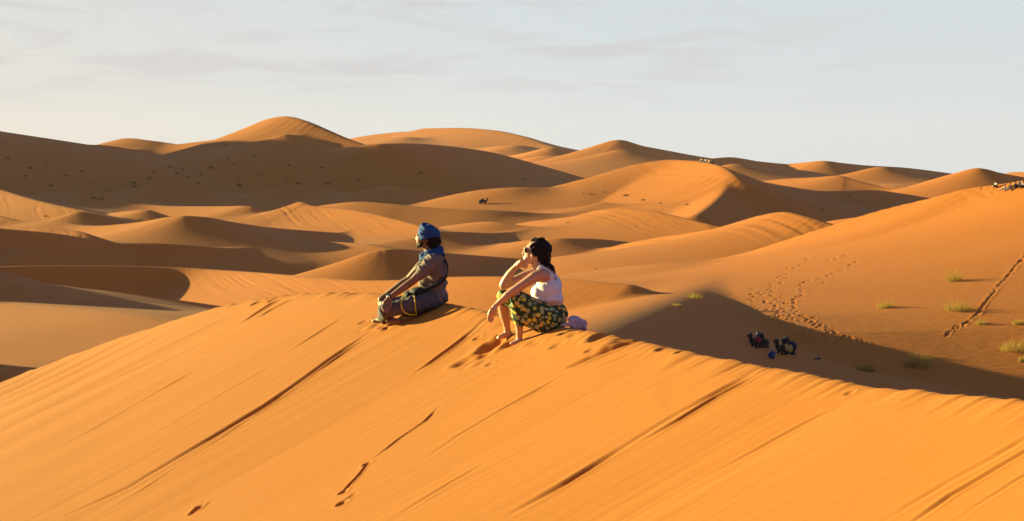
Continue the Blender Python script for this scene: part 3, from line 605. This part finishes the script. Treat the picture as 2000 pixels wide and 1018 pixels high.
# cloth on the sand
p=on_far(1594,702); S=Shape(); S.ell(V3(0,0,.05),(.42,.22,.07)); S.ell(V3(.22,.1,.09),(.16,.12,.07)); S.ell(V3(-.3,-.05,.05),(.2,.12,.05))
o=S.build('folded_cloth',M_NAVY,None,voxel=.03,smooth=3,wrinkle=(.03,5,((1,0,0),(0,1,0)))); o.location=p; tag(o,'dark navy cloth lying flat on the shaded sand right of the camels','cloth')
# people on the right ridge
RP=[(1946,366,.95,0,M_PALE,M_BLACK,M_HAIR,None,'person sitting alone on the right ridge in a white top, left of the close group',.05),
    (1963,372,.9,-10,M_GREY,M_PALE,M_HAIR,None,'person in pale clothes at the left end of the close group on the right ridge',.35),
    (1974,371,1.0,5,M_BLACK,M_PALE,M_HAIR,M_NAVY,'person in dark top and pale trousers, second from left of the ridge group',.45),
    (1984,367,.9,0,M_BLACK,M_BLACK,M_HAIR,None,'hunched person all in black in the middle of the close ridge group',.2),
    (1992,366,1.05,-5,M_NAVY,M_BLACK,M_HAIR,None,'tallest sitting person in navy near the right edge of the picture on the ridge',.4),
    (1999,366,.95,10,M_GREY,M_BLACK,M_HAIR,None,'person in grey sitting at the very right edge of the picture on the ridge',.3)]
for px,py,s,rz,a,b,h,hat,lab,st in RP:
    p=on_far(px,py); p.z-=.05; sitter(p,math.radians(rz+25),lab,a,b,h,M_SKIN,hat,'people sitting on the right ridge',s*1.0,st)
FP=[(1371,317,M_TAN,M_GREY,M_TAN,'distant person in a tan top, leftmost of the row on the crescent dune crest'),
    (1379,318,M_PALE,M_GREY,None,'distant person in white, second from left on the crescent dune crest'),
    (1386,319,M_ORNG,M_PALE,None,'distant person in bright orange, third from left on the crescent crest'),
    (1391,320,M_BLACK,M_BLACK,None,'distant person in black at the right end of the row on the crescent dune crest')]
for px,py,a,b,hat,lab in FP:
    p=on_far(px,py); sitter(p,math.radians(20),lab,a,b,M_HAIR,M_SKIND,hat,'people on the crest of the crescent dune',1.35,.1,vox=.04)
print('things',round(time.time()-T0,1))
# ---------------------------------------------------------------- the seated woman
def frame(ox,oy,sc,D0):
    def P(cx,cy,dd=0.0):
        d=D0+dd; return Vector(at(ox+cx/sc,oy+cy/sc,D0))+Vector((0,dd,0))
    return P
M_TOP=mat('white_jersey',(.56,.50,.58),.85,noise=(30,.05)); 
def floral():
    m=bpy.data.materials.new('floral_print'); m.use_nodes=True; nt=m.node_tree; N=nt.nodes; Lk=nt.links; B=N['Principled BSDF']; B.inputs['Roughness'].default_value=.85; B.inputs['Specular IOR Level'].default_value=.15
    tc=N.new('ShaderNodeTexCoord'); vo=N.new('ShaderNodeTexVoronoi'); vo.inputs['Scale'].default_value=23; Lk.new(tc.outputs['Object'],vo.inputs['Vector'])
    ns=N.new('ShaderNodeTexNoise'); ns.inputs['Scale'].default_value=60; Lk.new(tc.outputs['Object'],ns.inputs['Vector'])
    ad=N.new('ShaderNodeMath'); ad.operation='MULTIPLY_ADD'; Lk.new(ns.outputs['Fac'],ad.inputs[0]); ad.inputs[1].default_value=.35; Lk.new(vo.outputs['Distance'],ad.inputs[2])
    r=N.new('ShaderNodeValToRGB'); Lk.new(ad.outputs[0],r.inputs['Fac']); e=r.color_ramp; e.elements[0].position=.60; e.elements[0].color=(1,1,1,1); e.elements[1].position=.72; e.elements[1].color=(0,0,0,1)
    c=N.new('ShaderNodeValToRGB'); c.color_ramp.interpolation='CONSTANT'; sp=N.new('ShaderNodeSeparateColor'); Lk.new(vo.outputs['Color'],sp.inputs[0]); Lk.new(sp.outputs[0],c.inputs['Fac'])
    c.color_ramp.elements[0].color=(0.216,0.216,0.101,1); c.color_ramp.elements[1].position=.38; c.color_ramp.elements[1].color=(0.360,0.274,0.029,1)
    q=c.color_ramp.elements.new(.62); q.color=(0.144,0.173,0.086,1); q=c.color_ramp.elements.new(.85); q.color=(0.396,0.216,0.036,1)
    mx=N.new('ShaderNodeMix'); mx.data_type='RGBA'; mx.inputs['A'].default_value=(.018,.028,.012,1); Lk.new(c.outputs[0],mx.inputs['B']); Lk.new(r.outputs[0],mx.inputs['Factor']); Lk.new(mx.outputs['Result'],B.inputs['Base Color']); return m
M_FLORAL=floral(); M_GLASS=mat('dark_lens',(.03,.008,.006),.1,spec=.6)
M_WSKIN=mat('fair_skin',(.42,.19,.115),.5,noise=(10,.06),spec=.35)
def fingers(S,base,dirs,n=4,r=.0085):
    for b,pts in zip(base,dirs): S.chain([(b,r*1.15)]+[(q,r*(1-.1*i)) for i,q in enumerate(pts)])
def woman():
    P=frame(930,450,3.917,21.6); root=empty('person',P(570,755)); L=tuple(root.location)
    S=Shape()
    S.ell(P(462,160),(.092,.074,.104),(0,-8,0)); S.ell(P(420,172),(.060,.058,.088)); S.chain([(P(440,210),.050),(P(395,236),.026)])
    S.cap(P(395,214),.040,P(385,226),.028); S.chain([(P(368,160),.010),(P(360,180),.0125),(P(364,190),.011)]); S.cap(P(371,207),.012,P(372,218),.012); S.ell(P(374,138),(.016,.045,.012))
    S.ell(P(431,198,-.073),(.017,.010,.030),(0,-12,0)); S.ell(P(431,198,.073),(.017,.010,.030),(0,-12,0))
    S.chain([(P(500,305),.062),(P(470,262),.052),(P(452,215),.050)])
    S.ell(P(590,665),(.13,.17,.12)); S.ell(P(572,560),(.108,.140,.14)); S.ell(P(548,450),(.118,.150,.15),(0,12,0)); S.ell(P(522,345),(.095,.165,.088),(0,20,0))
    # near arm, reaching over the near knee
    S.chain([(P(492,335,-.165),.060),(P(440,352,-.185),.052),(P(370,398,-.20),.044),(P(292,450,-.205),.040),(P(240,488,-.20),.038),(P(160,558,-.18),.024),(P(148,572,-.18),.023)])
    S.chain([(P(145,575,-.18),.026),(P(122,622,-.18),.030)]); S.chain([(P(150,590,-.165),.022),(P(132,630,-.165),.022)]); S.chain([(P(118,600,-.195),.020),(P(104,632,-.195),.020)])
    fingers(S,[P(106,630,-.20),P(112,635,-.188),P(122,637,-.174),P(134,634,-.162)],[[P(93,655,-.20),P(96,682,-.20)],[P(100,668,-.19),P(110,697,-.188)],[P(112,668,-.175),P(122,690,-.172)],[P(128,660,-.16),P(134,680,-.157)]])
    S.chain([(P(140,590,-.155),.014),(P(152,622,-.145),.011),(P(146,648,-.142),.009)])
    # far arm, elbow on the far knee, hand under the chin
    S.chain([(P(470,330,.165),.058),(P(380,352,.16),.046),(P(285,395,.14),.042),(P(208,425,.12),.040),(P(225,390,.11),.042),(P(262,330,.085),.036),(P(305,278,.05),.026)])
    S.chain([(P(308,275,.05),.028),(P(340,250,.03),.034),(P(352,262,.02),.032)])
    for i,(ay,dz) in enumerate(((-8,-.02),(8,-.008),(22,.006),(36,.018))):
        S.chain([(P(338,240+ay*.6,dz+.0),.011),(P(368,238+ay*.7,dz-.01),.011),(P(390,252+ay*.7,dz-.008),.010),(P(376,272+ay*.6,dz),.009)])
    S.chain([(P(318,262,.01),.014),(P(340,238,-.02),.011),(P(366,232,-.03),.010)])
    # legs
    S.chain([(P(580,668,-.10),.10),(P(450,580,-.14),.078),(P(322,505,-.17),.058),(P(315,560,-.14),.052),(P(322,640,-.10),.050),(P(330,740,-.05),.036),(P(330,815,-.02),.030),(P(332,850,-.02),.032)])
    S.chain([(P(332,848,-.02),.034),(P(300,858,-.02),.026),(P(270,864,-.02),.016)])
    S.chain([(P(570,660,.10),.10),(P(390,580,.16),.078),(P(205,512,.22),.056),(P(200,580,.25),.050),(P(215,650,.28),.050),(P(232,740,.32),.034),(P(240,795,.34),.032),(P(250,815,.34),.036)])
    S.chain([(P(250,812,.34),.036),(P(215,822,.34),.032),(P(175,838,.33),.022)])
    for i in range(5): S.cap(P(178-2*i,836+i*1.5,.36-.018*i),.0115,P(156+i*5,842+i*1.0,.365-.02*i),.009)
    S.build('body',M_WSKIN,root,voxel=.0062,smooth=3,loc=L)
    # hair, tied back
    S=Shape(); S.ell(P(486,152),(.103,.088,.100),(0,-10,0)); S.chain([(P(440,88),.035),(P(500,88),.045),(P(535,140),.055)]); S.chain([(P(505,190),.082),(P(522,232),.062),(P(540,262),.040),(P(565,292),.028),(P(585,312),.020),(P(600,330),.008)])
    S.chain([(P(548,250,-.03),.026),(P(572,282,-.045),.026),(P(592,308,-.05),.020),(P(602,334,-.05),.009)]); S.chain([(P(440,100,-.04),.012),(P(415,118,-.062),.010),(P(428,160,-.074),.012),(P(450,190,-.078),.012)])
    S.build('hair',M_HAIR,root,voxel=.006,smooth=1,loc=L,wrinkle=(.011,45,((1,0,-.5),(0,1,.4))))
    # sleeveless white top
    S=Shape(); S.ell(P(548,452),(.127,.160,.150),(0,12,0)); S.ell(P(566,520),(.118,.150,.085)); S.ell(P(538,350),(.088,.122,.095),(0,22,0)); S.ell(P(470,470),(.07,.13,.08)); S.ell(P(500,520),(.09,.135,.06))
    S.chain([(P(490,268,-.100),.018),(P(540,300,-.11),.020),(P(575,350,-.115),.03)]); S.chain([(P(480,268,.095),.018),(P(540,300,.10),.02)]); S.chain([(P(488,272,-.10),.016),(P(470,310,-.10),.016),(P(455,360,-.08),.03)])
    S.build('sleeveless_top',M_TOP,root,voxel=.007,smooth=4,loc=L,wrinkle=(.012,9,((1,0,1.2),(0,1,-.5))))
    # loose floral trousers
    S=Shape(); S.ell(P(596,655),(.122,.175,.125)); S.ell(P(590,605),(.112,.155,.07)); S.ell(P(560,715),(.15,.20,.065))
    S.chain([(P(580,672,-.10),.118),(P(450,600,-.15),.100),(P(335,520,-.17),.078),(P(322,560,-.155),.082),(P(330,630,-.12),.084),(P(345,672,-.11),.075)])
    S.chain([(P(350,640,-.12),.08),(P(440,690,-.12),.08),(P(520,715,-.10),.08)]); S.chain([(P(400,690,-.11),.05),(P(480,740,-.08),.05)])
    S.chain([(P(570,660,.10),.115),(P(390,580,.17),.095),(P(215,520,.215),.072),(P(215,545,.23),.066)])
    S.build('floral_trousers',M_FLORAL,root,voxel=.008,smooth=4,loc=L,wrinkle=(.018,8,((.6,0,1),(1,.6,-.2))))
    # sunglasses
    S=Shape(); 
    for q in (-1,1): S.ell(P(379,154,q*.033),(.014,.026,.022),(0,8,q*22)); S.chain([(P(384,148,q*.056),.0045),(P(432,168,q*.076),.0045)])
    S.cap(P(371,146,-.02),.004,P(371,146,.02),.004)
    S.build('sunglasses',M_GLASS,root,voxel=.004,smooth=1,loc=L)
    tag(root,'young woman in white sleeveless top, floral trousers and sunglasses, chin on her hand','person')
    return P
PW=woman()
def scarf_bundle():
    P=PW; base=Vector(at(1122,640,21.35)); M=mat('mauve_scarf',(.46,.28,.36),.9,noise=(25,.25)); S=Shape()
    Q=frame(1090,605,1.0,21.35)
    S.chain([(Q(8,30,-.03),.018),(Q(18,29,-.03),.026),(Q(26,27,-.02),.034)]); S.ell(Q(36,22),(.075,.07,.045),(0,18,0)); S.ell(Q(30,17,.02),(.045,.05,.035)); S.ell(Q(46,26,-.01),(.045,.05,.036)); S.cap(Q(30,30,-.03),.03,Q(48,33,-.03),.03)
    S.cap(Q(30,36),.04,Q(46,38),.04)
    o=S.build('folded_scarf',M,None,voxel=.006,smooth=2,loc=tuple(base),wrinkle=(.02,16,((1,0,.5),(.3,1,1)))); o.location=base
    tag(o,'crumpled mauve scarf lying on the crest just behind the woman','scarf')
scarf_bundle()
# ---------------------------------------------------------------- the seated man
M_TURB=mat('blue_cotton',(.014,.046,.155),.85,noise=(18,.25)); M_SHIRT=mat('taupe_shirt',(.14,.092,.080),.9,noise=(18,.12)); M_TROU=mat('grey_trousers',(.075,.058,.068),.9,noise=(14,.2)); M_CUFF=mat('olive_cuff',(.05,.04,.025),.9); M_YEL=mat('yellow_piping',(.60,.36,.02),.7); M_STEEL=mat('watch_steel',(.5,.5,.5),.3); M_STEEL.node_tree.nodes['Principled BSDF'].inputs['Metallic'].default_value=.9
def man():
    P=frame(700,420,4.425,24.3); root=empty('person',P(660,770)); L=tuple(root.location)
    S=Shape()
    S.ell(P(592,188),(.095,.077,.11)); S.ell(P(545,212),(.056,.055,.080)); S.chain([(P(510,188),.011),(P(499,205),.013),(P(504,213),.012)]); S.cap(P(513,232),.014,P(515,242),.013); S.ell(P(513,172),(.015,.045,.012)); S.ell(P(592,210,-.075),(.017,.011,.03))
    S.chain([(P(640,330),.07),(P(612,290),.060),(P(598,240),.058)])
    S.ell(P(672,700),(.125,.17,.10)); S.ell(P(660,600),(.108,.15,.13)); S.ell(P(655,475),(.118,.175,.17)); S.ell(P(645,385),(.095,.19,.08))
    S.chain([(P(655,385,-.185),.066),(P(560,480,-.23),.052),(P(480,560,-.25),.042),(P(410,610,-.26),.042),(P(305,685,-.28),.029),(P(285,700,-.285),.027)])
    S.chain([(P(285,700,-.285),.030),(P(258,742,-.30),.036)]); S.chain([(P(270,715,-.30),.022),(P(240,745,-.315),.022)])
    fingers(S,[P(238,748,-.32),P(250,756,-.325),P(264,758,-.325),P(276,752,-.32)],[[P(222,778,-.335),P(224,806,-.34)],[P(236,790,-.345),P(240,822,-.35)],[P(256,796,-.35),P(262,834,-.355)],[P(272,785,-.345),P(276,818,-.35)]],r=.0105)
    S.chain([(P(285,725,-.31),.016),(P(298,765,-.33),.012),(P(290,790,-.34),.010)])
    S.chain([(P(610,385,.185),.066),(P(510,475,.22),.050),(P(430,560,.25),.042),(P(360,605,.26),.040),(P(215,712,.28),.028)])
    S.chain([(P(215,712,.28),.030),(P(182,742,.28),.034)])
    fingers(S,[P(172,742,.30),P(174,750,.285),P(180,756,.27),P(188,758,.255)],[[P(160,760,.31),P(160,788,.31)],[P(165,772,.29),P(166,802,.29)],[P(174,778,.27),P(175,806,.27)],[P(184,775,.25),P(186,798,.25)]],r=.0105)
    S.chain([(P(655,722,-.10),.10),(P(430,780,-.22),.075),(P(235,815,-.27),.062),(P(225,860,-.12),.050),(P(200,905,.06),.036)]); S.chain([(P(195,908,.06),.036),(P(160,916,.09),.030),(P(125,920,.11),.020)])
    for i in range(5): S.cap(P(132,914+i*3,.13-.018*i),.011,P(112+i*3,916+i*3,.135-.02*i),.009)
    S.chain([(P(655,715,.10),.10),(P(430,760,.22),.075),(P(215,790,.28),.060),(P(240,860,.10),.050),(P(290,900,-.14),.038)]); S.chain([(P(288,902,-.15),.036),(P(330,912,-.17),.034),(P(358,905,-.19),.026)])
    for i in range(5): S.cap(P(266+i*2,898+i*5,-.19),.012,P(254+i*3,905+i*5,-.20),.010)
    S.build('body',M_SKIND,root,voxel=.0062,smooth=3,loc=L)
    S=Shape(); S.ell(P(640,222),(.088,.096,.090)); S.ell(P(605,205),(.07,.092,.055)); S.ell(P(655,268),(.062,.085,.058)); S.build('hair',M_HAIR,root,voxel=.007,smooth=2,loc=L,wrinkle=(.014,40,((1,0,1),(0,1,.4))))
    S=Shape(); S.chain([(P(560,225,-.050),.014),(P(535,262,-.028),.020),(P(530,268,.028),.020),(P(560,225,.050),.014)]); S.cap(P(525,262,0),.016,P(580,235,-.052),.014); S.cap(P(510,227,-.02),.006,P(510,227,.02),.006); S.ell(P(520,262),(.022,.03,.026))
    S.build('beard',M_HAIR,root,voxel=.005,smooth=2,loc=L)
    # wound turban: overlapping rolls round the head
    S=Shape(); S.ell(P(602,150),(.098,.096,.080)); S.ell(P(640,172),(.08,.095,.075)); S.ell(P(556,168),(.05,.082,.045),(0,25,0)); rr=random.Random(3)
    for k in range(5):
        tilt=math.radians(-20+k*12); yaw=rr.uniform(-.4,.4); rx,ry=.090-.006*abs(k-1),.088-.003*k; cz=P(602,178-k*17)
        pts=[]
        for i in range(21):
            a=i/20*6.2832; x=rx*math.cos(a); y=ry*math.sin(a); z=math.sin(tilt)*-x+.02*math.sin(a+yaw*3); pts.append((cz+Vector((x*math.cos(tilt),y,z)),.017+.004*math.sin(a*2+k)))
        S.chain(pts)
    S.build('turban',M_TURB,root,voxel=.006,smooth=2,loc=L,wrinkle=(.010,32,((.5,0,1.2),(.4,.8,0))))
    S=Shape()
    for k,(r0,dz) in enumerate(((.085,0),(.098,22),(.108,44))):
        pts=[]
        for i in range(21):
            a=i/20*6.2832; x=r0*math.cos(a); y=(r0+.005)*math.sin(a); z=.35*x; pts.append((P(628,312+dz)+Vector((x,y,z*.9)),.020))
        S.chain(pts)
    S.chain([(P(560,350,-.05),.04),(P(556,375,-.04),.022)]); S.chain([(P(700,290,-.03),.04),(P(726,325,-.05),.026),(P(744,352,-.05),.014)])
    S.build('neck_scarf',M_TURB,root,voxel=.007,smooth=2,loc=L,wrinkle=(.012,30,((.3,0,1.2),(.4,.8,0))))
    S=Shape(); S.ell(P(672,690),(.125,.175,.09)); S.ell(P(660,600),(.128,.165,.13)); S.ell(P(660,480),(.130,.19,.18)); S.ell(P(650,390),(.108,.20,.085)); S.ell(P(600,560),(.10,.14,.12))
    S.chain([(P(655,388,-.185),.082),(P(600,445,-.215),.080),(P(540,510,-.235),.066)]); S.chain([(P(610,388,.185),.08),(P(520,480,.22),.066)])
    S.build('shirt',M_SHIRT,root,voxel=.007,smooth=4,loc=L,wrinkle=(.020,9,((1,0,.9),(.3,1,-.6))))
    S=Shape(); S.ell(P(670,712),(.13,.185,.085))
    S.chain([(P(650,725,-.10),.108),(P(430,780,-.22),.088),(P(240,815,-.27),.074),(P(228,858,-.12),.062),(P(212,885,-.02),.055)]); S.chain([(P(650,720,.10),.105),(P(430,765,.22),.085),(P(222,795,.28),.070),(P(245,850,.10),.062),(P(270,878,-.05),.055)])
    S.cap(P(420,830,-.12),.06,P(600,800,-.05),.07)
    S.build('trousers',M_TROU,root,voxel=.008,smooth=4,loc=L,wrinkle=(.016,9,((1,0,.5),(.3,1,.8))))
    S=Shape(); S.chain([(P(205,868,-.03),.045),(P(225,912,-.01),.042)]); S.build('trouser_cuff',M_CUFF,root,voxel=.007,smooth=2,loc=L)
    # wrist watch
    S=Shape(); d=(P(305,685,-.28)-P(285,700,-.285)).normalized(); c=P(280,700,-.285)
    S.cap(c-d*.003,.034,c+d*.004,.034); w=S.build('wrist_watch',M_BLACK,root,voxel=.004,smooth=1,loc=L)
    S=Shape(); S.ell(P(272,692,-.315),(.017,.010,.017)); S.build('dial',M_STEEL,w,voxel=None,loc=L)
    tag(root,'man in blue turban and taupe shirt sitting cross-legged on the near crest','person')
    # shoulder bag on its strap
    B=empty('shoulder_bag',P(480,690,-.2)); LB=tuple(B.location)
    S=Shape(); S.ell(P(520,655,-.10),(.085,.13,.045)); S.ell(P(440,690,-.05),(.06,.13,.05)); S.build('pouch',M_BLACK,B,voxel=.007,smooth=2,loc=LB)
    st=[P(735,365,-.02),P(762,410,-.08),P(776,460,-.11),P(768,520,-.14),P(735,565,-.17),P(680,600,-.19),P(620,625,-.195),P(560,645,-.18),P(500,665,-.16)]
    S=Shape()
    for a,b in zip(st[:-1],st[1:]):
        for q in (-.011,0,.011): S.cap(a+Vector((0,0,q)),.008,b+Vector((0,0,q)),.008,1)
    S.build('strap',M_BLACK,B,voxel=.006,smooth=1,loc=LB)
    tube([P(388,720,-.30),P(382,755,-.325),P(388,795,-.325),P(410,828,-.30),P(450,848,-.27),P(510,850,-.22)],.008,'yellow_cord',M_YEL,B,LB)
    tube([P(492,690,-.27),P(500,735,-.305),P(502,790,-.30),P(508,838,-.24)],.007,'yellow_cord',M_YEL,B,LB)
    tube([P(398,678,-.20),P(392,700,-.27),P(388,720,-.30)],.007,'yellow_cord',M_YEL,B,LB)
    tag(B,'black shoulder bag with yellow cords resting on the lap of the man in the turban','bag')
man()
print('people',round(time.time()-T0,1))
def haze():
    x0,x1,y0,y1,z0,z1=-2700,2000,-60,4800,-45,110
    me=bpy.data.meshes.new('haze'); bm=bmesh.new(); bmesh.ops.create_cube(bm,size=1,matrix=Matrix.Translation(((x0+x1)/2,(y0+y1)/2,(z0+z1)/2))@Matrix.Diagonal((x1-x0,y1-y0,z1-z0,1))); bm.to_mesh(me); bm.free()
    m=bpy.data.materials.new('dusty_air'); m.use_nodes=True; nt=m.node_tree; nt.nodes.clear(); o=nt.nodes.new('ShaderNodeOutputMaterial'); v=nt.nodes.new('ShaderNodeVolumePrincipled')
    v.inputs['Color'].default_value=(.85,.66,.74,1); v.inputs['Density'].default_value=HAZE; v.inputs['Anisotropy'].default_value=.3
    nt.links.new(v.outputs[0],o.inputs['Volume']); ob=link_mesh('haze',me,m); ob['kind']='stuff'
HAZE=.000014
haze()
